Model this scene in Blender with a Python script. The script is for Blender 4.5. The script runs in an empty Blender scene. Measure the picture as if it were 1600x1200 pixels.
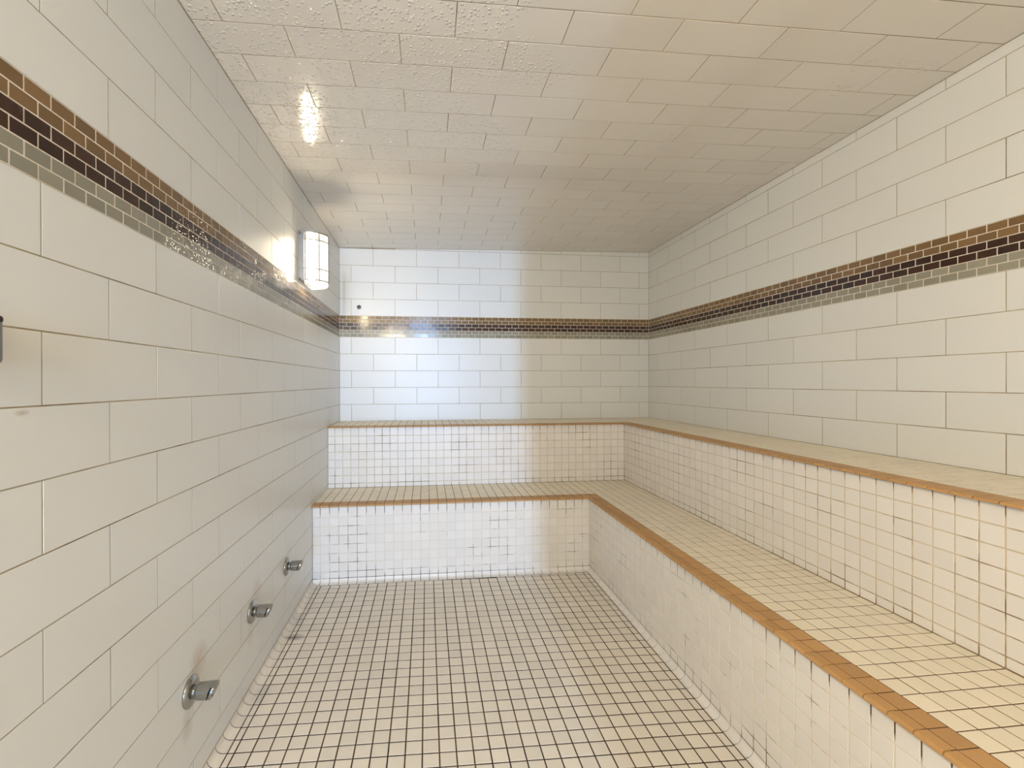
import bpy, math, random
from mathutils import Matrix, Vector
random.seed(7)
scene = bpy.context.scene
COL = scene.collection

# ------------------------------------------------------------------ camera
# room frame: X to the right from the left wall, y = -(distance from the back wall), z up from the floor
F_PX, PX, PY = 697.342, 746.096, 598.706
CAM = Vector((0.62777, -3.32664, 1.10485))
YAW, PITCH, ROLL = 0.11299, -0.00231, 0.00278


def cam_dir(a, b, w=1.0):
    cr, sr = math.cos(ROLL), math.sin(ROLL)
    a, b = a * cr + b * sr, -a * sr + b * cr
    cp, sp = math.cos(PITCH), math.sin(PITCH)
    f = w * cp - b * sp
    z = b * cp + w * sp
    c, s = math.cos(YAW), math.sin(YAW)
    return Vector((a * c + f * s, -a * s + f * c, z))


R_AX, U_AX, F_AX = cam_dir(1, 0, 0), cam_dir(0, 1, 0), cam_dir(0, 0, 1)
cam_data = bpy.data.cameras.new('camera')
cam = bpy.data.objects.new('camera', cam_data)
COL.objects.link(cam)
cam.matrix_world = Matrix.Translation(CAM) @ Matrix((R_AX, U_AX, -F_AX)).transposed().to_4x4()
cam_data.sensor_fit = 'HORIZONTAL'
cam_data.sensor_width = 36.0
cam_data.lens = 36.0 * F_PX / 1600.0
cam_data.shift_x = (800.0 - PX) / 1600.0
cam_data.shift_y = (PY - 600.0) / 1600.0
cam_data.clip_start = 0.02
scene.camera = cam

# ------------------------------------------------------------------ world, lights, exposure
scene.view_settings.view_transform = 'Standard'
scene.view_settings.look = 'None'
scene.view_settings.exposure = -0.06
scene.view_settings.gamma = 1.0
scene.view_settings.use_curve_mapping = False

world = bpy.data.worlds.new('world')
scene.world = world
world.use_nodes = True
bg = world.node_tree.nodes['Background']
bg.inputs[0].default_value = (0.45, 0.68, 1.0, 1)
bg.inputs[1].default_value = 3.4

# daylight from a tall narrow hall window that faces the open door of the steam room
win = bpy.data.lights.new('hall_window', 'AREA')
win.shape = 'RECTANGLE'
win.size, win.size_y = 0.12, 1.9
win.energy = 330.0
win.color = (0.40, 0.62, 1.0)
win_o = bpy.data.objects.new('hall_window', win)
COL.objects.link(win_o)
win_o.location = (0.60, -9.0, 1.25)
win_o.rotation_euler = (math.radians(90), 0, 0)

SCONCE_COLOR = (1.0, 0.85, 0.61)
TUBE_LIGHT = 100.0              # the lamp tube inside the sconce
GLOW_LIGHT = 0.8                # what its lightly frosted glass scatters

# warm light added unseen behind the camera, where a second sconce is assumed
second = bpy.data.lights.new('unseen_warm_light', 'POINT')
second.energy = 86.0
second.color = SCONCE_COLOR
second.shadow_soft_size = 0.07
second_o = bpy.data.objects.new('unseen_warm_light', second)
COL.objects.link(second_o)
second_o.location = (0.09, -4.05, 1.73)

# ------------------------------------------------------------------ dimensions
W = 2.358                       # room width
D_FRONT = 5.00                  # front wall distance from the back wall
P, H = 0.31364, 0.12258         # large tile pitch
ZU, ZL = 0.8228, 0.4300         # bench tops
FY_U, FX_U = 0.3957, 1.9737     # upper riser planes
FY_L, FX_L = 0.7878, 1.5775     # lower riser planes
BAND0, BROW = ZU + 5 * H, 0.1544 / 6
Z2 = BAND0 + 0.1544
CEIL0, CEILS = 2.0815, 0.0152   # ceiling height at the left wall and its rise to the right


def ceil_z(x):
    return CEIL0 + CEILS * x


# ------------------------------------------------------------------ materials
def new_mat(name):
    m = bpy.data.materials.new(name)
    m.use_nodes = True
    nt = m.node_tree
    return m, nt, nt.nodes['Principled BSDF']


def N(nt, kind, **kw):
    n = nt.nodes.new(kind)
    for k, v in kw.items():
        setattr(n, k, v)
    return n


def ramp(nt, fac, stops):
    r = N(nt, 'ShaderNodeValToRGB')
    el = r.color_ramp.elements
    while len(el) < len(stops):
        el.new(0.5)
    for e, (p, c) in zip(el, stops):
        e.position = p
        e.color = (*c, 1) if len(c) == 3 else c
    nt.links.new(fac, r.inputs[0])
    return r.outputs[0]


def mix(nt, fac, a, b, mode='MIX'):
    m = N(nt, 'ShaderNodeMix', data_type='RGBA', blend_type=mode)
    for sock, v in ((m.inputs[0], fac), (m.inputs[6], a), (m.inputs[7], b)):
        if hasattr(v, 'is_output'):
            nt.links.new(v, sock)
        elif isinstance(v, (int, float)):
            sock.default_value = v
        else:
            sock.default_value = (*v, 1)
    return m.outputs[2]


def math_node(nt, op, a, b=None, clamp=False):
    m = N(nt, 'ShaderNodeMath', operation=op, use_clamp=clamp)
    for sock, v in ((m.inputs[0], a), (m.inputs[1], b)):
        if v is None:
            continue
        if hasattr(v, 'is_output'):
            nt.links.new(v, sock)
        else:
            sock.default_value = v
    return m.outputs[0]


def noise(nt, scale, detail=3.0, coord=None, rough=0.55):
    n = N(nt, 'ShaderNodeTexNoise')
    n.inputs['Scale'].default_value = scale
    n.inputs['Detail'].default_value = detail
    n.inputs['Roughness'].default_value = rough
    if coord is not None:
        nt.links.new(coord, n.inputs['Vector'])
    return n.outputs[0]


def position(nt):
    return N(nt, 'ShaderNodeNewGeometry').outputs['Position']


def spot(nt, pos, centre, size):
    """1 at centre, 0 outside an ellipsoid of the given half sizes; a mark with an outline of its own"""
    s = N(nt, 'ShaderNodeVectorMath', operation='SUBTRACT')
    nt.links.new(pos, s.inputs[0])
    s.inputs[1].default_value = centre
    d = N(nt, 'ShaderNodeVectorMath', operation='DIVIDE')
    nt.links.new(s.outputs[0], d.inputs[0])
    d.inputs[1].default_value = size
    l = N(nt, 'ShaderNodeVectorMath', operation='LENGTH')
    nt.links.new(d.outputs[0], l.inputs[0])
    return math_node(nt, 'SUBTRACT', 1.0, l.outputs['Value'], clamp=True)


def tile_mat(name, base, rough=0.25, vary=0.04, spec=0.5, droplets=None, stains=(), tint=None, speckle=0.0, coat=0.0):
    m, nt, bs = new_mat(name)
    info = N(nt, 'ShaderNodeObjectInfo')
    pos = position(nt)
    lo = tuple(c * (1 - vary) for c in base)
    hi = tuple(min(1, c * (1 + vary)) for c in base)
    if tint:
        lo, hi = tint
    isl = N(nt, 'ShaderNodeNewGeometry').outputs['Random Per Island']
    r = math_node(nt, 'FRACT', math_node(nt, 'ADD', info.outputs['Random'], isl))
    col = mix(nt, r, lo, hi)
    if speckle:
        sp = noise(nt, 900.0, 2.0, pos)
        col = mix(nt, math_node(nt, 'MULTIPLY', ramp(nt, sp, [(0.45, (0, 0, 0)), (0.75, (1, 1, 1))]), speckle), col, tuple(c * 0.72 for c in base))
    for centre, size, c, amt in stains:
        f = spot(nt, pos, centre, size)
        f = math_node(nt, 'MULTIPLY', f, math_node(nt, 'MULTIPLY', noise(nt, 40.0, 4.0, pos), amt), clamp=True)
        col = mix(nt, f, col, c)
    nt.links.new(col, bs.inputs['Base Color'])
    bs.inputs['Roughness'].default_value = rough
    bs.inputs['Specular IOR Level'].default_value = spec
    if coat:
        bs.inputs['Coat Weight'].default_value = coat
        bs.inputs['Coat Roughness'].default_value = 0.06
    # slight waviness of the glaze
    h = noise(nt, 9.0, 2.0, pos)
    bmp = N(nt, 'ShaderNodeBump')
    bmp.inputs['Strength'].default_value = 0.10
    bmp.inputs['Distance'].default_value = 0.01
    nt.links.new(h, bmp.inputs['Height'])
    out = bmp.outputs[0]
    if droplets:
        scale, strength, cover = droplets[:3]
        v = N(nt, 'ShaderNodeTexVoronoi')
        v.inputs['Scale'].default_value = scale
        nt.links.new(pos, v.inputs['Vector'])
        drop = ramp(nt, v.outputs['Distance'], [(0.10, (1, 1, 1)), (0.42, (0, 0, 0))])
        sel = ramp(nt, N_sep(nt, v.outputs['Color']), [(0.25, (0, 0, 0)), (0.4, (1, 1, 1))])
        damp = noise(nt, 3.2, 3.0, pos)
        if len(droplets) > 3:
            damp = math_node(nt, 'ADD', damp, math_node(nt, 'MULTIPLY', spot(nt, pos, *droplets[3]), 0.55))
        wet = ramp(nt, damp, [(cover, (0, 0, 0)), (cover + 0.14, (1, 1, 1))])
        hh = math_node(nt, 'MULTIPLY', math_node(nt, 'MULTIPLY', drop, sel), wet)
        b2 = N(nt, 'ShaderNodeBump')
        b2.inputs['Strength'].default_value = strength
        b2.inputs['Distance'].default_value = 0.0030
        nt.links.new(hh, b2.inputs['Height'])
        nt.links.new(out, b2.inputs['Normal'])
        out = b2.outputs[0]
    nt.links.new(out, bs.inputs['Normal'])
    return m


def N_sep(nt, colour):
    s = N(nt, 'ShaderNodeSeparateColor')
    nt.links.new(colour, s.inputs[0])
    return s.outputs[0]


def grout_mat(name, light, dark, lo=0.4, hi=0.6, scale=6.0, zbands=(), rough=0.9):
    m, nt, bs = new_mat(name)
    pos = position(nt)
    n = noise(nt, scale, 4.0, pos, 0.65)
    if zbands:
        sx = N(nt, 'ShaderNodeSeparateXYZ')
        nt.links.new(pos, sx.inputs[0])
        for z, reach, amt in zbands:       # darker grout along the edges; top bands also paint the overhang's shadow line
            d = math_node(nt, 'ABSOLUTE', math_node(nt, 'SUBTRACT', sx.outputs[2], z))
            k = math_node(nt, 'SUBTRACT', 1.0, math_node(nt, 'DIVIDE', d, reach), clamp=True)
            n = math_node(nt, 'ADD', n, math_node(nt, 'MULTIPLY', k, amt))
    col = ramp(nt, n, [(lo, light), (hi, dark)])
    nt.links.new(col, bs.inputs['Base Color'])
    bs.inputs['Roughness'].default_value = rough
    return m


def plain_mat(name, base, rough=0.5, metal=0.0, bump=0.0):
    m, nt, bs = new_mat(name)
    pos = position(nt)
    n = noise(nt, 60.0, 3.0, pos)
    nt.links.new(mix(nt, n, tuple(c * 0.9 for c in base), tuple(min(1, c * 1.08) for c in base)), bs.inputs['Base Color'])
    bs.inputs['Roughness'].default_value = rough
    bs.inputs['Metallic'].default_value = metal
    return m


VALVES = ((2.066, 0.286), (1.645, 0.284), (1.247, 0.284))
rust = (0.42, 0.28, 0.14)
stains = []
for (yd, z), k in zip(VALVES, (1.0, 0.5, 0.25)):
    stains.append(((0, -yd + 0.05, z + 0.055), (0.05, 0.055, 0.055), rust, 1.1 * k))
    stains.append(((0, -yd - 0.01, z - 0.075), (0.05, 0.035, 0.06), (0.30, 0.22, 0.15), 0.8 * k))
stains.append(((0, -2.555, 1.059), (0.05, 0.016, 0.006), (0.50, 0.43, 0.30), 2.0))

M_WALL_L = tile_mat('white_glazed_wall_tile_left', (0.775, 0.775, 0.745), 0.33, 0.015, stains=stains)
M_WALL = tile_mat('white_glazed_wall_tile', (0.775, 0.775, 0.745), 0.33, 0.015)
M_CEIL = tile_mat('white_wet_ceiling_tile', (0.78, 0.74, 0.675), 0.15, 0.02, 0.8, droplets=(80.0, 1.0, 0.62, ((0.30, -1.75, 2.09), (0.95, 0.95, 0.95))))
M_FLOOR = tile_mat('cream_floor_tile', (0.76, 0.70, 0.61), 0.5, 0.05, 0.35, speckle=0.35,
                   stains=[((0.055, -1.315, 0.0), (0.05, 0.03, 0.05), (0.10, 0.08, 0.05), 1.6)])
M_SEAT = tile_mat('cream_seat_tile', (0.85, 0.775, 0.625), 0.5, 0.04, 0.35, speckle=0.2)
M_RISER = tile_mat('white_riser_tile', (0.79, 0.755, 0.70), 0.33, 0.03)
M_BROWN = tile_mat('tan_edge_tile', (0.50, 0.285, 0.112), 0.45, 0.10, 0.35, speckle=0.2)
M_TAN = tile_mat('tan_glass', (0.20, 0.118, 0.048), 0.15, 0.18, 0.45, droplets=(160, 0.35, 0.5))
M_DARK = tile_mat('dark_brown_glass', (0.040, 0.014, 0.006), 0.15, 0.35, 0.45, droplets=(160, 0.35, 0.5))
M_GREY = tile_mat('grey_green_glass', (0.29, 0.275, 0.215), 0.15, 0.12, 0.45, droplets=(160, 0.35, 0.5))

G_WALL = grout_mat('wall_grout', (0.46, 0.39, 0.27), (0.23, 0.17, 0.09), 0.45, 0.66, 4.0)
G_CEIL = grout_mat('ceiling_grout', (0.46, 0.38, 0.26), (0.25, 0.18, 0.10), 0.4, 0.62, 4.0)
G_BAND = grout_mat('mosaic_grout', (0.86, 0.79, 0.68), (0.70, 0.61, 0.49), 0.4, 0.6, 12.0)
G_FLOOR = grout_mat('dark_floor_grout', (0.075, 0.050, 0.028), (0.030, 0.018, 0.009), 0.4, 0.6, 5.0)
G_LOWER = grout_mat('lower_bench_grout', (0.74, 0.66, 0.55), (0.12, 0.07, 0.03), 0.55, 0.70, 7.0,
                    zbands=((0.42, 0.06, 0.36), (0.0, 0.08, 0.28)))
G_UPPER = grout_mat('upper_bench_grout', (0.62, 0.52, 0.38), (0.24, 0.15, 0.07), 0.51, 0.67, 6.0,
                    zbands=((0.816, 0.035, 0.34), (0.43, 0.045, 0.22)))
M_CHROME = plain_mat('chrome', (0.40, 0.40, 0.385), 0.09, 1.0)
M_INNER = plain_mat('dark_enamel', (0.03, 0.028, 0.025), 0.6)
M_STEEL = plain_mat('brushed_bronze_grey_metal', (0.30, 0.28, 0.25), 0.4, 0.9)
M_PLATE = plain_mat('grey_plate', (0.22, 0.225, 0.24), 0.4, 0.3)
M_BLACK = plain_mat('black_plastic_and_slot_shade', (0.02, 0.02, 0.02), 0.4)
M_WHITE = plain_mat('white_plastic', (0.85, 0.85, 0.85), 0.4)
M_PLASTER = plain_mat('front_wall_finish', (0.74, 0.71, 0.66), 0.5)


def glass_mat():
    m, nt, bs = new_mat('lightly_frosted_glass')
    tr = N(nt, 'ShaderNodeBsdfTransparent')
    tr.inputs[0].default_value = (0.95, 0.94, 0.92, 1)
    em = N(nt, 'ShaderNodeEmission')
    em.inputs[0].default_value = (1.0, 0.93, 0.82, 1)
    em.inputs[1].default_value = GLOW_LIGHT
    ad = N(nt, 'ShaderNodeAddShader')
    nt.links.new(tr.outputs[0], ad.inputs[0])
    nt.links.new(em.outputs[0], ad.inputs[1])
    nt.links.new(ad.outputs[0], nt.nodes['Material Output'].inputs['Surface'])
    nt.nodes.remove(bs)
    return m


def tube_mat():
    m, nt, bs = new_mat('lit_lamp_tube')
    bs.inputs['Base Color'].default_value = (0.9, 0.88, 0.82, 1)
    bs.inputs['Emission Color'].default_value = (*SCONCE_COLOR, 1)
    bs.inputs['Emission Strength'].default_value = TUBE_LIGHT
    return m


M_TUBE = tube_mat()
M_GLASS = glass_mat()


# ------------------------------------------------------------------ mesh helpers
def link(name, me, parent=None, mats=()):
    for m in mats:
        me.materials.append(m)
    o = bpy.data.objects.new(name, me)
    COL.objects.link(o)
    if parent is not None:
        o.parent = parent
    return o


def mesh_from(name, v, f, smooth=False, mi=None):
    me = bpy.data.meshes.new(name)
    me.from_pydata(v, [], f)
    if mi:
        me.polygons.foreach_set('material_index', mi)
    if smooth:
        me.polygons.foreach_set('use_smooth', [True] * len(me.polygons))
    me.update()
    return me


def box(v, f, x0, x1, y0, y1, z0, z1):
    b = len(v)
    v += [(x, y, z) for z in (z0, z1) for y in (y0, y1) for x in (x0, x1)]
    f += [tuple(b + i for i in q) for q in ((0, 2, 3, 1), (4, 5, 7, 6), (0, 1, 5, 4), (2, 6, 7, 3), (0, 4, 6, 2), (1, 3, 7, 5))]


def prism(poly, z0, z1):
    n = len(poly)
    v = [(x, y, z0) for x, y in poly] + [(x, y, z1) for x, y in poly]
    f = [tuple(reversed(range(n))), tuple(range(n, 2 * n))]
    f += [(i, (i + 1) % n, n + (i + 1) % n, n + i) for i in range(n)]
    return v, f


def structure(o):
    o['kind'] = 'structure'
    return o


def tag(o, label, category, group=None):
    o['label'] = label
    o['category'] = category
    if group:
        o['group'] = group
    return o


# ---- tiles: every tile is registered first, then the 300 largest of a name on one parent become objects, the rest one stuff part
REG = {}


def project(p):
    d = Vector(p) - CAM
    w = d.dot(F_AX)
    if w < 0.03:
        return None
    return PX + F_PX * d.dot(R_AX) / w, PY - F_PX * d.dot(U_AX) / w


def register(parent, name, M, geo, corners, mat):
    """geo: (verts, faces) in the tile's own frame; M: its frame in the parent's space (parents sit at the world origin)"""
    pts = [project(M @ Vector(c)) for c in corners]
    seen = [q for q in pts if q]
    score = 0.0
    if len(seen) == len(pts) and any(-30 < u < 1630 and -30 < v < 1230 for u, v in seen):
        cl = [(min(max(u, 0), 1600), min(max(v, 0), 1200)) for u, v in seen]
        score = abs(sum(cl[i][0] * cl[(i + 1) % len(cl)][1] - cl[(i + 1) % len(cl)][0] * cl[i][1] for i in range(len(cl)))) / 2
    elif seen and any(0 < u < 1600 and 0 < v < 1200 for u, v in seen):
        score = 500.0
    REG.setdefault((parent, name), []).append((score, M, geo, mat))


MESHES = {}


def flush_tiles(limit=300):
    for (parent, name), items in REG.items():
        items.sort(key=lambda t: -t[0])
        off = parent.location.copy()
        rest = []
        for i, (score, M, geo, mat) in enumerate(items):
            if i >= limit or score < 12.0:
                rest.append((M, geo, mat))
                continue
            key = (name, mat.name, tuple(tuple(round(c, 4) for c in p) for p in geo[0]))
            me = MESHES.get(key)
            if me is None:
                me = mesh_from(name, geo[0], geo[1])
                me.materials.append(mat)
                MESHES[key] = me
            o = bpy.data.objects.new(name, me)
            COL.objects.link(o)
            o.parent = parent
            M2 = M.copy()
            M2.translation -= off
            o.matrix_local = M2
        if rest:
            v, f = [], []
            for M, geo, mat in rest:
                b = len(v)
                v += [tuple(M @ Vector(p) - off) for p in geo[0]]
                f += [tuple(b + i for i in q) for q in geo[1]]
            o = link('remaining_' + name + 's', mesh_from(name + '_stuff', v, f), parent, [rest[0][2]])
            o['kind'] = 'stuff'
    REG.clear()


def inset(poly, c):
    out = []
    n = len(poly)
    for i in range(n):
        p0, p1, p2 = (Vector((*poly[j % n], 0)) for j in (i - 1, i, i + 1))
        d1, d2 = (p1 - p0).normalized(), (p2 - p1).normalized()
        n1, n2 = Vector((-d1.y, d1.x, 0)), Vector((-d2.y, d2.x, 0))
        k = 1 + n1.dot(n2)
        q = p1 + (n1 + n2) * (c / max(k, 0.2))
        out.append((q.x, q.y))
    return out


def clip(poly, axis, val, keep_less):
    out = []
    n = len(poly)
    for i in range(n):
        a, b = poly[i], poly[(i + 1) % n]
        ia = (a[axis] <= val) == keep_less
        ib = (b[axis] <= val) == keep_less
        if ia:
            out.append(a)
        if ia != ib:
            t = (val - a[axis]) / (b[axis] - a[axis])
            out.append((a[0] + (b[0] - a[0]) * t, a[1] + (b[1] - a[1]) * t))
    return out


def area(poly):
    return sum(poly[i][0] * poly[(i + 1) % len(poly)][1] - poly[(i + 1) % len(poly)][0] * poly[i][1] for i in range(len(poly))) / 2


def flat_tile(parent, name, poly, frame, mat, gap, ch=0.0012, th=0.006, tilt=0.0, lift=0.0002, curve=0.0):
    """poly: joint-line outline in the surface's (u, v), counter-clockwise; frame: (origin, U, V, N), N out of the surface"""
    if len(poly) < 3:
        return
    if area(poly) < 0:
        poly = poly[::-1]
    poly = inset(poly, gap / 2)
    us = [p[0] for p in poly]
    vs = [p[1] for p in poly]
    if area(poly) < 4e-5 or max(us) - min(us) < 0.006 or max(vs) - min(vs) < 0.005:
        return
    cu, cv = (max(us) + min(us)) / 2, (max(vs) + min(vs)) / 2
    rel = [(u - cu, v - cv) for u, v in poly]
    top = inset(rel, ch)
    n = len(rel)
    v = [(x, y, -th) for x, y in rel] + [(x, y, -ch * 0.8) for x, y in rel] + [(x, y, 0.0) for x, y in top]
    f = [tuple(range(2 * n, 3 * n))]
    for i in range(n):
        j = (i + 1) % n
        f += [(i, j, n + j, n + i), (n + i, n + j, 2 * n + j, 2 * n + i)]
    o, U, V, Nn = frame
    base = Matrix((U, V, Nn)).transposed().to_4x4()
    rot = Matrix.Rotation(random.gauss(0, tilt), 4, 'X') @ Matrix.Rotation(random.gauss(0, tilt), 4, 'Y') if tilt else Matrix.Identity(4)
    M = Matrix.Translation(o + U * cu + V * cv + Nn * random.uniform(-lift, lift)) @ base @ rot
    register(parent, name, M, (v, f), [(x, y, 0) for x, y in rel], mat)


def rect(u0, u1, v0, v1):
    return [(u0, v0), (u1, v0), (u1, v1), (u0, v1)]


def run_tile(parent, name, profile, length, M, mat):
    """a trim tile: a closed profile in (x, y) run along z from 0 to length"""
    n = len(profile)
    g = 0.0
    v = [(x, y, z) for z in (0.0, length) for x, y in profile]
    f = [tuple(reversed(range(n))), tuple(range(n, 2 * n))]
    f += [(i, (i + 1) % n, n + (i + 1) % n, n + i) for i in range(n)]
    xs = [p[0] for p in profile]
    ys = [p[1] for p in profile]
    corners = [(min(xs), max(ys), 0), (max(xs), min(ys), 0), (max(xs), min(ys), length), (min(xs), max(ys), length)]
    register(parent, name, M, (v, f), corners, mat)


X, Y, Z = Vector((1, 0, 0)), Vector((0, 1, 0)), Vector((0, 0, 1))
O = Vector((0, 0, 0))
FR_LEFT = (O.copy(), -Y, Z, X)                      # u = distance from the back wall
FR_LEFT = (O.copy(), Y, Z, X)                       # u = y
FR_RIGHT = (Vector((W, 0, 0)), -Y, Z, -X)           # u = distance from the back wall
FR_BACK = (O.copy(), X, Z, -Y)                      # u = x
cs = math.sqrt(1 + CEILS ** 2)
CU = Vector((1 / cs, 0, CEILS / cs))
FR_CEIL = (Vector((0, 0, CEIL0)), CU, -Y, Vector((CEILS / cs, 0, -1 / cs)))
FR_FLOOR = (O.copy(), X, Y, Z)

# ------------------------------------------------------------------ the room shell (grout bed of each surface; the tiles are its parts)
RC = 0.0008          # joints lie this deep behind the tile faces


def banded_wall(name, x0, x1, y0, y1):
    v, f, mi = [], [], []
    for z0, z1, m in ((-0.06, BAND0, 0), (BAND0, Z2, 1), (Z2, 2.2, 0)):
        d = 0.0004 if m else 0.0         # the mosaic is grouted nearly flush
        box(v, f, x0 - (d if x0 > 0.5 else 0), x1 + (d if x1 < 0.5 else 0), y0 - (d if y0 > -1 else 0), y1, z0, z1)
        mi += [m] * 6
    return structure(link(name, mesh_from(name, v, f, mi=mi), None, [G_WALL, G_BAND]))


wall_left = banded_wall('wall_left', -0.10, -RC, -D_FRONT - 0.1, 0.1)
wall_right = banded_wall('wall_right', W + RC, W + 0.10, -D_FRONT - 0.1, 0.1)
wall_back = banded_wall('wall_back', -RC, W + RC, RC, 0.10)

DOOR_X0, DOOR_X1, DOOR_Z = 0.10, 0.925, 2.04
v, f = [], []
box(v, f, -RC, DOOR_X0, -D_FRONT - 0.1, -D_FRONT, -0.06, 2.2)
box(v, f, DOOR_X1, W + RC, -D_FRONT - 0.1, -D_FRONT, -0.06, 2.2)
box(v, f, DOOR_X0, DOOR_X1, -D_FRONT - 0.1, -D_FRONT, DOOR_Z, 2.2)
wall_front = structure(link('wall_front', mesh_from('wall_front', v, f), None, [M_PLASTER]))

v, f = [], []
box(v, f, -RC, W + RC, -D_FRONT - 0.1, RC, -0.06, -RC)
floor = structure(link('floor', mesh_from('floor', v, f), None, [G_FLOOR]))
zc0, zc1 = ceil_z(-RC) + RC, ceil_z(W + RC) + RC
y0, y1 = -D_FRONT, RC
v = [(-RC, y0, zc0), (W + RC, y0, zc1), (W + RC, y1, zc1), (-RC, y1, zc0), (-RC, y0, 2.2), (W + RC, y0, 2.2), (W + RC, y1, 2.2), (-RC, y1, 2.2)]
f = [(0, 3, 2, 1), (4, 5, 6, 7), (0, 1, 5, 4), (2, 3, 7, 6), (1, 2, 6, 5), (0, 4, 7, 3)]
f = [tuple(reversed(q)) if i in (0,) else q for i, q in enumerate(f)]
ceiling = structure(link('ceiling', mesh_from('ceiling', v, f), None, [G_CEIL]))

# ---- large wall tiles in half bond
BIG_GAP, TILT = 0.0027, 0.0005


def courses(parent, frame, u0, u1, joint, row_shift, rows, mat, skip=None, topslope=None):
    """rows: list of (v0, v1, key); joint + i*P are the upright joints of rows whose key is even after row_shift"""
    for v0, v1, key in rows:
        off = joint + (P / 2 if (key + row_shift) % 2 else 0.0)
        k0 = math.floor((u0 - off) / P)
        u = off + k0 * P
        while u < u1:
            a, b = max(u, u0), min(u + P, u1)
            u += P
            if b - a < 0.008 or (skip and skip(a, b, v0, v1)):
                continue
            poly = rect(a, b, v0, v1)
            if topslope:
                poly = [(a, v0), (b, v0), (b, min(v1, topslope(b))), (a, min(v1, topslope(a)))]
                if poly[2][1] - v0 < 0.006:
                    continue
                if poly[3][1] - v0 < 0.006:
                    poly[3] = (a, v0 + 0.006)
            flat_tile(parent, 'wall_tile', poly, frame, mat, BIG_GAP, 0.0003, 0.007, TILT, 0.0002)


low = [(ZU + k * H, ZU + (k + 1) * H, k) for k in range(0, 5)]
high = [(Z2 + k * H, Z2 + (k + 1) * H, k) for k in range(0, 5)]

# back wall: joints .084 + iP in courses 4, 2, 0 below the band and 0, 2, 4 above it
bj = 0.0840
courses(wall_back, FR_BACK, 0, W, bj, 0, low, M_WALL)
courses(wall_back, FR_BACK, 0, W, bj, 0, high, M_WALL, topslope=ceil_z)
# right wall
rj = 0.13377
courses(wall_right, FR_RIGHT, 0, D_FRONT, rj, 1, low, M_WALL)
courses(wall_right, FR_RIGHT, 0, D_FRONT, rj, 0, [(a, min(b, ceil_z(W)), k) for a, b, k in high], M_WALL)
# left wall (u = y, negative)
lj = -2.51801
lowl = [(max(ZU + k * H, 0.026), ZU + (k + 1) * H, k) for k in range(-7, 5)]


def behind_bench(a, b, v0, v1):
    yd = -a                       # the end of the tile nearer to the camera
    return (v1 <= ZU + 0.001 and yd <= FY_U) or (v1 <= ZL and yd <= FY_L)


courses(wall_left, FR_LEFT, -D_FRONT, 0, lj, 0, lowl, M_WALL_L, skip=behind_bench)
courses(wall_left, FR_LEFT, -D_FRONT, 0, lj, 1, high[:4], M_WALL_L)

# ---- glass mosaic bands: two tan, two dark brown, two grey rows
BANDS = (('tan_mosaic_tile', M_TAN), ('tan_mosaic_tile', M_TAN), ('dark_brown_mosaic_tile', M_DARK), ('dark_brown_mosaic_tile', M_DARK),
         ('grey_mosaic_tile', M_GREY), ('grey_mosaic_tile', M_GREY))


def mosaic(parent, frame, u0, u1, joint, pitch, tilt=0.004):
    for r, (name, mat) in enumerate(BANDS):
        v1 = Z2 - r * BROW
        off = joint + (pitch / 2 if r % 2 else 0.0)
        u = off + math.floor((u0 - off) / pitch) * pitch
        while u < u1:
            a, b = max(u, u0), min(u + pitch, u1)
            u += pitch
            if b - a > 0.008:
                flat_tile(parent, name, rect(a, b, v1 - BROW, v1), frame, mat, 0.0027, 0.0003, 0.006, tilt, 0.0001)


mosaic(wall_back, FR_BACK, 0, W, 0.0500, 0.0508)
mosaic(wall_right, FR_RIGHT, 0, D_FRONT, 1.973, 0.0510)
mosaic(wall_left, FR_LEFT, -D_FRONT, 0, -2.446, 0.0513)

# ---- ceiling: courses run across the room
CR = 0.1217
k = -15
while 1.803 + k * CR < D_FRONT:
    d0, d1 = max(1.803 + k * CR, 0.0), min(1.803 + (k + 1) * CR, D_FRONT)
    if d1 - d0 > 0.01:
        off = 0.396 if k % 2 == 0 else 0.239
        u = off - 2 * 0.314
        while u < W:
            a, b = max(u, 0), min(u + 0.314, W)
            u += 0.314
            if b - a > 0.01:
                flat_tile(ceiling, 'ceiling_tile', rect(a * cs, b * cs, d0, d1), FR_CEIL, M_CEIL, 0.0028, 0.0008, 0.007, 0.0008, 0.0002)
    k += 1

# ---- floor: small square tiles, courses a little out of square with the room
FS, SK = 0.0507, 0.030
YB = 0.826                       # where the cove at the foot of the bench ends
xl = [0.033, 0.0535] + [0.0535 + FS * i for i in range(1, 30)] + [1.5515]
k = -5
while True:
    c = 0.978 + FS * k - SK * 0.64
    if c > D_FRONT + 0.1:
        break
    for a, b in zip(xl[:-1], xl[1:]):
        poly = [(a, c + SK * a), (b, c + SK * b), (b, c + FS + SK * b), (a, c + FS + SK * a)]
        poly = clip(poly, 1, YB, False)
        poly = clip(poly, 1, D_FRONT, True)
        if len(poly) >= 3 and max(p[1] for p in poly) - min(p[1] for p in poly) > 0.012:
            flat_tile(floor, 'floor_tile', [(x, -y) for x, y in poly], FR_FLOOR, M_FLOOR, 0.0042, 0.0008, 0.006, 0.003, 0.0003)
    k += 1


# ---- cove tiles: concave quarter-round at the foot of the left wall, part of the floor
def cove_profile(r, flat):
    """x outward from the wall face, y up: a quarter hollow of radius r and a flat toe"""
    pts = [(-0.0012, -0.0012), (-0.0012, r)]
    pts += [(r - r * math.cos(t), r - r * math.sin(t)) for t in [math.radians(90 * i / 6) for i in range(0, 7)]]
    pts += [(r + flat, 0.0), (r + flat, -0.0012)]
    return pts[::-1]


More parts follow.
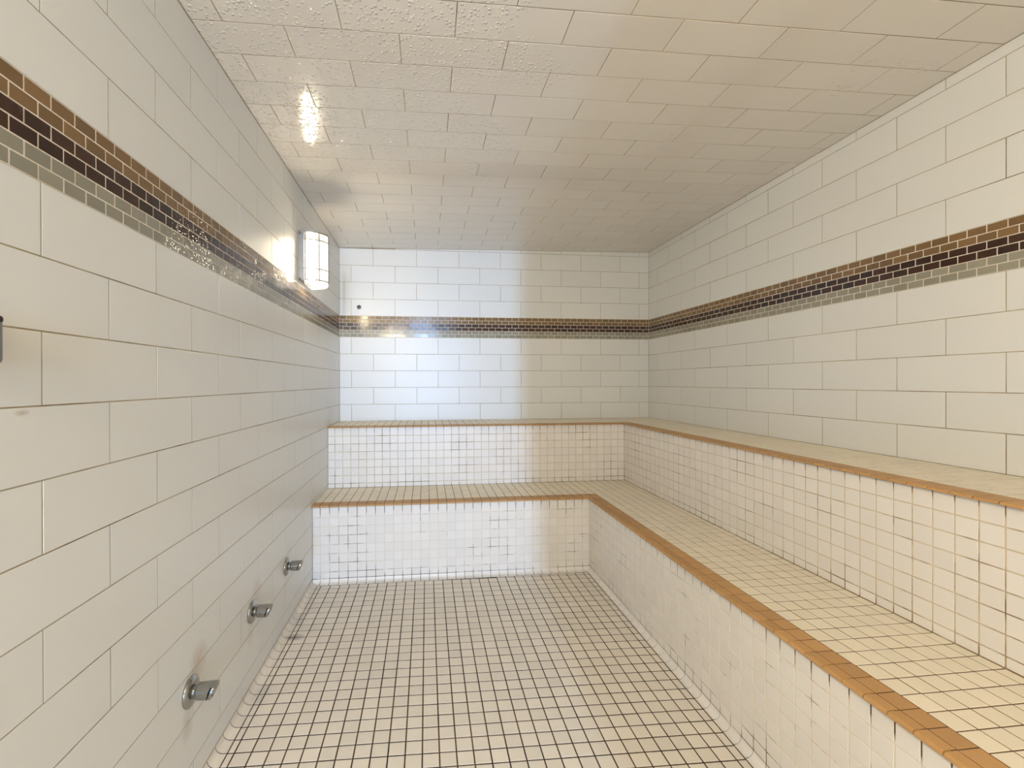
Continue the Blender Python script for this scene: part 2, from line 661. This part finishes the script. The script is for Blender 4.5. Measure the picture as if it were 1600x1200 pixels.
def cove_matrix(at, outward, along):
    # columns: profile x -> outward, profile y -> up, run -> along
    M = Matrix((outward, Z, along)).transposed().to_4x4()
    M.translation = at
    return M


k = -4
while 0.978 + FS * k - SK * 0.64 < D_FRONT:
    d0 = 0.978 + FS * k - SK * 0.64
    d1 = min(d0 + FS, D_FRONT)
    d0 = max(d0, FY_L + 0.003)
    if d1 - d0 > 0.01:
        run_tile(floor, 'cove_tile', cove_profile(0.022, 0.0095), d1 - d0 - 0.0035, cove_matrix(Vector((0, -d1 + 0.00175, 0)), X, Y), M_FLOOR)
    k += 1


# the grout bed the cove tiles sit in
prof = [(max(x - 0.0008, -0.0006), y - 0.0008) for x, y in cove_profile(0.022, 0.0095)]
n = len(prof)
v = [(x, y, z) for y in (-D_FRONT + 0.002, -FY_L - 0.003) for x, z in prof]
f = [tuple(range(n)), tuple(reversed(range(n, 2 * n)))]
f += [(i, n + i, n + (i + 1) % n, (i + 1) % n) for i in range(n)]
link('cove_bed', mesh_from('cove_bed', v, f), floor, [G_FLOOR])


# ------------------------------------------------------------------ benches
def bench(name, label, fx, fy, bx, by, zt, zb, zcore, drop, rb, row0, rowp, xj, xp, yj, yp, sj, sp, cove, gmat):
    """An L-shaped tiled bench: riser planes x = fx (right run) and y = -fy (back run); the seat ends at x = bx and y = -by.
    xj + i*xp are the joints of the back run, yj + i*yp those of the right riser, sj + i*sp those of the right seat."""
    e = 0.002
    poly = [(e, -by - e), (e, -fy + RC), (fx + RC, -fy + RC), (fx + RC, -D_FRONT + e), (bx - e, -D_FRONT + e), (bx - e, -by - e)]
    v, f = prism(poly, zcore, zt - RC)
    base = Vector(((fx + bx) / 2, -1.2, zcore))
    v = [tuple(Vector(p) - base) for p in v]
    root = link(name, mesh_from(name, v, f), None, [gmat])
    root.location = base
    tag(root, label, 'bench')
    over = 0.018                         # the edge tiles overhang the riser
    e1 = 0.0125                          # joint behind the edge tile, measured in from the riser plane
    e2 = e1 + 0.047
    g = 0.0030
    # risers
    zr = row0
    rows = [(row0, zt - drop + 0.001)]
    foot = zb + (0.0215 if cove else 0.0)
    z = zr
    while z > foot + 0.012:
        rows.append((max(z - rowp, foot), z))
        z -= rowp
    if rows[-1][1] - rows[-1][0] < 0.02 and len(rows) > 1:
        rows[-2] = (rows[-1][0], rows[-2][1])
        rows.pop()
    frb = (Vector((0, -fy, 0)), X, Z, -Y)
    frr = (Vector((fx, 0, 0)), -Y, Z, -X)

    def cuts(j, p, a, b, least=0.012):
        out = [a]
        u = j + math.ceil((a - j) / p) * p
        while u < b:
            if u - a > least and b - u > least:
                out.append(u)
            u += p
        return out + [b]

    xs = cuts(xj, xp, 0.0, fx)
    ys = cuts(yj, yp, fy, D_FRONT)
    for z0, z1 in rows:
        for a, b in zip(xs[:-1], xs[1:]):
            flat_tile(root, 'riser_tile', rect(a, b, z0, z1), frb, M_RISER, g, 0.0010, 0.006, 0.005, 0.0003)
        for a, b in zip(ys[:-1], ys[1:]):
            flat_tile(root, 'riser_tile', rect(a, b, z0, z1), frr, M_RISER, g, 0.0010, 0.006, 0.005, 0.0003)
    # rounded edge tiles
    prof = [(-e1 + 0.0016, -drop), (-e1 + 0.0016, 0.0)]
    prof += [(over - rb + rb * math.sin(t), -rb + rb * math.cos(t)) for t in [math.radians(90 * i / 5) for i in range(6)]]
    prof += [(over, -drop + 0.001), (over - 0.001, -drop)]
    prof = prof[::-1]
    xs2 = cuts(xj, xp, 0.0, fx - over + 0.001)
    for a, b in zip(xs2[:-1], xs2[1:]):
        run_tile(root, 'edge_tile', prof, b - a - g, cove_matrix(Vector((b - g / 2, -fy, zt)), -Y, -X), M_BROWN)
    ys2 = cuts(yj, yp, fy - e1, D_FRONT)
    for a, b in zip(ys2[:-1], ys2[1:]):
        run_tile(root, 'edge_tile', prof, b - a - g, cove_matrix(Vector((fx, -a - g / 2, zt)), -X, -Y), M_BROWN)
    # flat tan row behind the rounded edge, then the cream seat
    frs = (Vector((0, 0, zt)), X, Y, Z)
    kw = dict(ch=0.0008, th=0.006, tilt=0.003, lift=0.0003)
    for a, b in zip(xs[:-1], xs[1:-1] + [fx + e1]):
        flat_tile(root, 'edge_tile', rect(a, b, -fy + e1, -fy + e2), frs, M_BROWN, g, **kw)
    flat_tile(root, 'edge_tile', rect(fx + e1, fx + e2, -fy + e1, -fy + e2), frs, M_BROWN, g, **kw)
    ys3 = cuts(yj, yp, fy - e1, D_FRONT)
    for a, b in zip(ys3[:-1], ys3[1:]):
        flat_tile(root, 'edge_tile', rect(fx + e1, fx + e2, -b, -a), frs, M_BROWN, g, **kw)
    xs4 = cuts(xj, xp, 0.0, fx + e2)
    depth = cuts(fy - e2, -0.0505 * -1, by, fy - e2)
    for a, b in zip(xs4[:-1], xs4[1:]):
        for c, d in zip(depth[:-1], depth[1:]):
            flat_tile(root, 'seat_tile', rect(a, b, -d, -c), frs, M_SEAT, g, **kw)
    xs5 = cuts(fx + e2, 0.0505, fx + e2, bx)
    ys5 = cuts(sj, sp, by, D_FRONT)
    for a, b in zip(xs5[:-1], xs5[1:]):
        for c, d in zip(ys5[:-1], ys5[1:]):
            flat_tile(root, 'seat_tile', rect(a, b, -d, -c), frs, M_SEAT, g, **kw)
    if cove:
        pb = cove_profile(0.0205, 0.0155)
        pr = cove_profile(0.0205, 0.0035)
        for a, b in zip(xs[:-1], xs[1:]):
            run_tile(root, 'cove_tile', pb, b - a - g, cove_matrix(Vector((b - g / 2, -fy, 0)), -Y, -X), M_RISER)
        for a, b in zip(ys[:-1], ys[1:]):
            run_tile(root, 'cove_tile', pr, b - a - g, cove_matrix(Vector((fx, -a - g / 2, 0)), -X, -Y), M_RISER)
    return root


bench('lower_bench', 'lower tiled bench tier standing on the floor, wide cream seat with tan edge tiles', FX_L, FY_L, FX_U, FY_U, ZL, 0.0, 0.0, 0.0105, 0.006,
      0.3605, 0.0503, 0.0416, 0.0498, 2.466, 0.0499, 2.478, 0.0505, True, G_LOWER)
bench('upper_bench', 'upper tiled bench tier against the back and right walls, narrow tan edge', FX_U, FY_U, W, 0.0, ZU, ZL, 0.0, 0.0080, 0.006,
      0.7612, 0.0504, 0.0430, 0.0496, 2.478, 0.0506, 2.478, 0.0506, False, G_UPPER)

flush_tiles()


# ------------------------------------------------------------------ fittings
def lathe_x(profile, n=28, smooth=True):
    """profile: (x, r) points, revolved about the x axis; closed at both ends"""
    v, f = [], []
    for x, r in profile:
        for i in range(n):
            t = 2 * math.pi * i / n
            v.append((x, r * math.cos(t), r * math.sin(t)))
    m = len(profile)
    for j in range(m - 1):
        for i in range(n):
            k2 = (i + 1) % n
            f.append((j * n + i, (j + 1) * n + i, (j + 1) * n + k2, j * n + k2))
    f.append(tuple(range(n)))
    f.append(tuple(reversed(range((m - 1) * n, m * n))))
    return v, f


def auto_smooth(me, angle=35):
    me.polygons.foreach_set('use_smooth', [True] * len(me.polygons))
    me.set_sharp_from_angle(angle=math.radians(angle))


def steam_outlet(yd, z, label):
    root = bpy.data.objects.new('steam_outlet', None)
    COL.objects.link(root)
    root.location = (0, -yd, z)
    tag(root, label, 'steam outlet', 'chrome steam outlets low on the left wall')
    v, f = lathe_x([(0.0, 0.0385), (0.003, 0.0400), (0.006, 0.0392), (0.0095, 0.034), (0.0125, 0.026), (0.0135, 0.018)], 36)
    me = mesh_from('flange', v, f)
    auto_smooth(me, 50)
    link('flange', me, root, [M_CHROME])
    v, f = lathe_x([(0.012, 0.0165), (0.024, 0.0165)], 28)
    me = mesh_from('neck', v, f)
    auto_smooth(me)
    link('neck', me, root, [M_CHROME])
    # hooded spout: end cut on the slant, a slot across its lower front
    n = 40
    rings = [(0.020, 0.0170, 0.0, 0), (0.0215, 0.0195, 0.0, 0), (0.024, 0.0215, 0.0, 0), (0.046, 0.0225, 0.10, 0), (0.0530, 0.0228, 0.36, 0),
             (0.0533, 0.0228, 0.36, 1), (0.0574, 0.0228, 0.38, 1), (0.0577, 0.0228, 0.38, 0), (0.0630, 0.0222, 0.40, 0), (0.0638, 0.0200, 0.40, 0), (0.0590, 0.0160, 0.40, 0)]
    v, f = [], []
    for x, r, slant, groove in rings:
        for i in range(n):
            t = 2 * math.pi * i / n
            s, c = math.sin(t), math.cos(t)
            rr = r
            if groove and s < 0.68:
                rr = r * 0.45
            v.append((x + slant * rr * s * 0.9, rr * c, rr * s))
    m = len(rings)
    mi = []
    for j in range(m - 1):
        for i in range(n):
            k2 = (i + 1) % n
            f.append((j * n + i, (j + 1) * n + i, (j + 1) * n + k2, j * n + k2))
            slot = 4 <= j <= 6 and math.sin(2 * math.pi * (i + 0.5) / n) < 0.68
            mi.append(1 if slot else 0)          # the groove is chrome; black paints the shade inside it
    mi += [0, 0]
    f.append(tuple(range(n)))
    f.append(tuple(reversed(range((m - 1) * n, m * n))))
    me = mesh_from('spout', v, f, mi=mi)
    auto_smooth(me, 30)
    link('spout', me, root, [M_CHROME, M_BLACK])


steam_outlet(VALVES[0][0], VALVES[0][1], 'chrome steam outlet nearest the camera on the left wall, rusty tile above')
steam_outlet(VALVES[1][0], VALVES[1][1], 'middle one of the three chrome steam outlets on the left wall')
steam_outlet(VALVES[2][0], VALVES[2][1], 'chrome steam outlet on the left wall nearest the benches')

# ---- wall sconce
SY, SA, SP, SX = 0.965, 0.072, 0.099, 0.027
SZ0, SZ1 = 1.593, 1.850
root = bpy.data.objects.new('wall_sconce', None)
COL.objects.link(root)
root.location = (0, -SY, SZ0)
tag(root, 'lit half-round wall sconce of white glass with thin metal bars above the mosaic band', 'lamp')


def half_round(a, p, x0, n=24):
    return [(x0 + p * math.sin(math.pi * i / n), a * math.cos(math.pi * i / n)) for i in range(n + 1)]


HZ = SZ1 - SZ0
# back plate with a return edge
v, f = [], []
box(v, f, 0.0, SX, -SA - 0.003, SA + 0.003, 0.018, HZ + 0.002)
me = mesh_from('back_plate', v, f, mi=[0, 0, 0, 0, 0, 1])
link('back_plate', me, root, [M_STEEL, M_INNER])
# glass shade: a half-round drum with a closed, slightly rounded bottom
outer = half_round(SA, SP, SX)
n = len(outer)
v, f = [], []
levels = [(0.006, 0.90), (0.0, 0.97), (0.004, 1.0), (HZ - 0.004, 1.0)]
levels = [(0.0, 0.93), (0.003, 0.985), (0.010, 1.0), (HZ - 0.003, 1.0)]
for z, s in levels:
    v += [(SX + (x - SX) * s, y * s, z) for x, y in outer]
for j in range(len(levels) - 1):
    for i in range(n - 1):
        f.append((j * n + i, (j + 1) * n + i, (j + 1) * n + i + 1, j * n + i + 1))
f.append(tuple(range(n)))
f = [tuple(reversed(q)) for q in f]
me = mesh_from('glass_shade', v, f)
auto_smooth(me, 60)
link('glass_shade', me, root, [M_GLASS])
# lamp tube inside the shade
v, f = lathe_x([(0.03, 0.012), (0.034, 0.016), (HZ - 0.024, 0.016), (HZ - 0.02, 0.012)], 16)
v = [(-z + SX + 0.021, y, x) for x, y, z in v]
me = mesh_from('lamp_tube', v, f)
auto_smooth(me, 50)
link('lamp_tube', me, root, [M_TUBE])
# solid top cap
cap = half_round(SA + 0.004, SP + 0.004, 0.0)
cap = [(0.0, SA + 0.004)] + half_round(SA + 0.004, SP + 0.004, SX) + [(0.0, -SA - 0.004)]
v, f = prism(cap[::-1], HZ - 0.001, HZ + 0.005)
link('top_cap', mesh_from('top_cap', v, f), root, [M_STEEL])


def bar(pts, r, parent, name, mat, closed=False):
    cu = bpy.data.curves.new(name, 'CURVE')
    cu.dimensions = '3D'
    sp_ = cu.splines.new('POLY')
    sp_.points.add(len(pts) - 1)
    for q, p in zip(sp_.points, pts):
        q.co = (*p, 1)
    cu.bevel_depth = r
    cu.bevel_resolution = 1
    tmp = bpy.data.objects.new(name, cu)
    COL.objects.link(tmp)
    dg = bpy.context.evaluated_depsgraph_get()
    me2 = bpy.data.meshes.new_from_object(tmp.evaluated_get(dg))
    bpy.data.objects.remove(tmp)
    return link(name, me2, parent, [mat])


ring = half_round(SA + 0.0012, SP + 0.0012, SX)
for z in (1.815 - SZ0, 1.672 - SZ0, 1.616 - SZ0):
    bar([(x, y, z) for x, y in [(0.004, SA + 0.0012)] + ring + [(0.004, -SA - 0.0012)]], 0.0026, root, 'ring_bar', M_STEEL)
for deg in (3, 42, 90, 138, 177):
    t = math.radians(deg)
    x, y = SX + (SP + 0.0016) * math.sin(t), -(SA + 0.0016) * math.cos(t)
    bar([(x, y, 1.612 - SZ0), (x, y, HZ)], 0.0034, root, 'upright_bar', M_STEEL)
# little fixing screws at the near side of the plate
for z in (HZ - 0.006, 0.022):
    v, f = lathe_x([(0.004, 0.006), (0.012, 0.006), (0.015, 0.003)], 14)
    v = [(x, y - SA - 0.010, zz + z) for x, y, zz in v]
    me = mesh_from('fixing_screw', v, f)
    auto_smooth(me)
    link('fixing_screw', me, root, [M_CHROME])

# ---- round sensor on the back wall
root = bpy.data.objects.new('wall_sensor', None)
COL.objects.link(root)
root.location = (0.139, 0, 1.653)
root.rotation_euler = (0, 0, math.radians(-90))
tag(root, 'tiny round black sensor in a white ring on the back wall above the mosaic', 'sensor')
for nm, prof, mt in (('bezel', [(0.0, 0.019), (0.004, 0.0185), (0.006, 0.016)], M_WHITE),
                     ('sensor_face', [(0.005, 0.0145), (0.008, 0.0135), (0.009, 0.011)], M_BLACK),
                     ('probe_tip', [(0.008, 0.0038), (0.0105, 0.0035), (0.011, 0.0025)], M_PLATE)):
    v, f = lathe_x(prof, 24)
    me = mesh_from(nm, v, f)
    auto_smooth(me)
    link(nm, me, root, [mt])

# ---- control plate at the near end of the left wall
root = bpy.data.objects.new('control_plate', None)
COL.objects.link(root)
root.location = (0, -2.6505, 1.166)
tag(root, 'grey rounded control plate with a dark top fixed to the left wall', 'control panel')


def rounded(hy, hz, r, n=6):
    pts = []
    for cy, cz, a0 in ((hy - r, hz - r, 0), (-hy + r, hz - r, 90), (-hy + r, -hz + r, 180), (hy - r, -hz + r, 270)):
        pts += [(cy + r * math.cos(math.radians(a0 + 90 * i / n)), cz + r * math.sin(math.radians(a0 + 90 * i / n))) for i in range(n + 1)]
    return pts


def plate(hy, hz, r, x0, x1, zo, ch=0.003):
    a, b = rounded(hy, hz, r), inset(rounded(hy, hz, r), ch)
    n = len(a)
    v = [(x0, y, z + zo) for y, z in a] + [(x1 - ch, y, z + zo) for y, z in a] + [(x1, y, z + zo) for y, z in b]
    f = [tuple(range(2 * n, 3 * n)), tuple(reversed(range(n)))]
    for i in range(n):
        j = (i + 1) % n
        f += [(i, j, n + j, n + i), (n + i, n + j, 2 * n + j, 2 * n + i)]
    return v, f


v, f = plate(0.041, 0.0335, 0.008, 0.0, 0.021, 0.0, 0.0015)
link('housing', mesh_from('housing', v, f), root, [M_PLATE])
v, f = plate(0.0415, 0.0050, 0.004, 0.0, 0.0218, 0.031, 0.0015)
link('dark_cap', mesh_from('dark_cap', v, f), root, [M_BLACK])
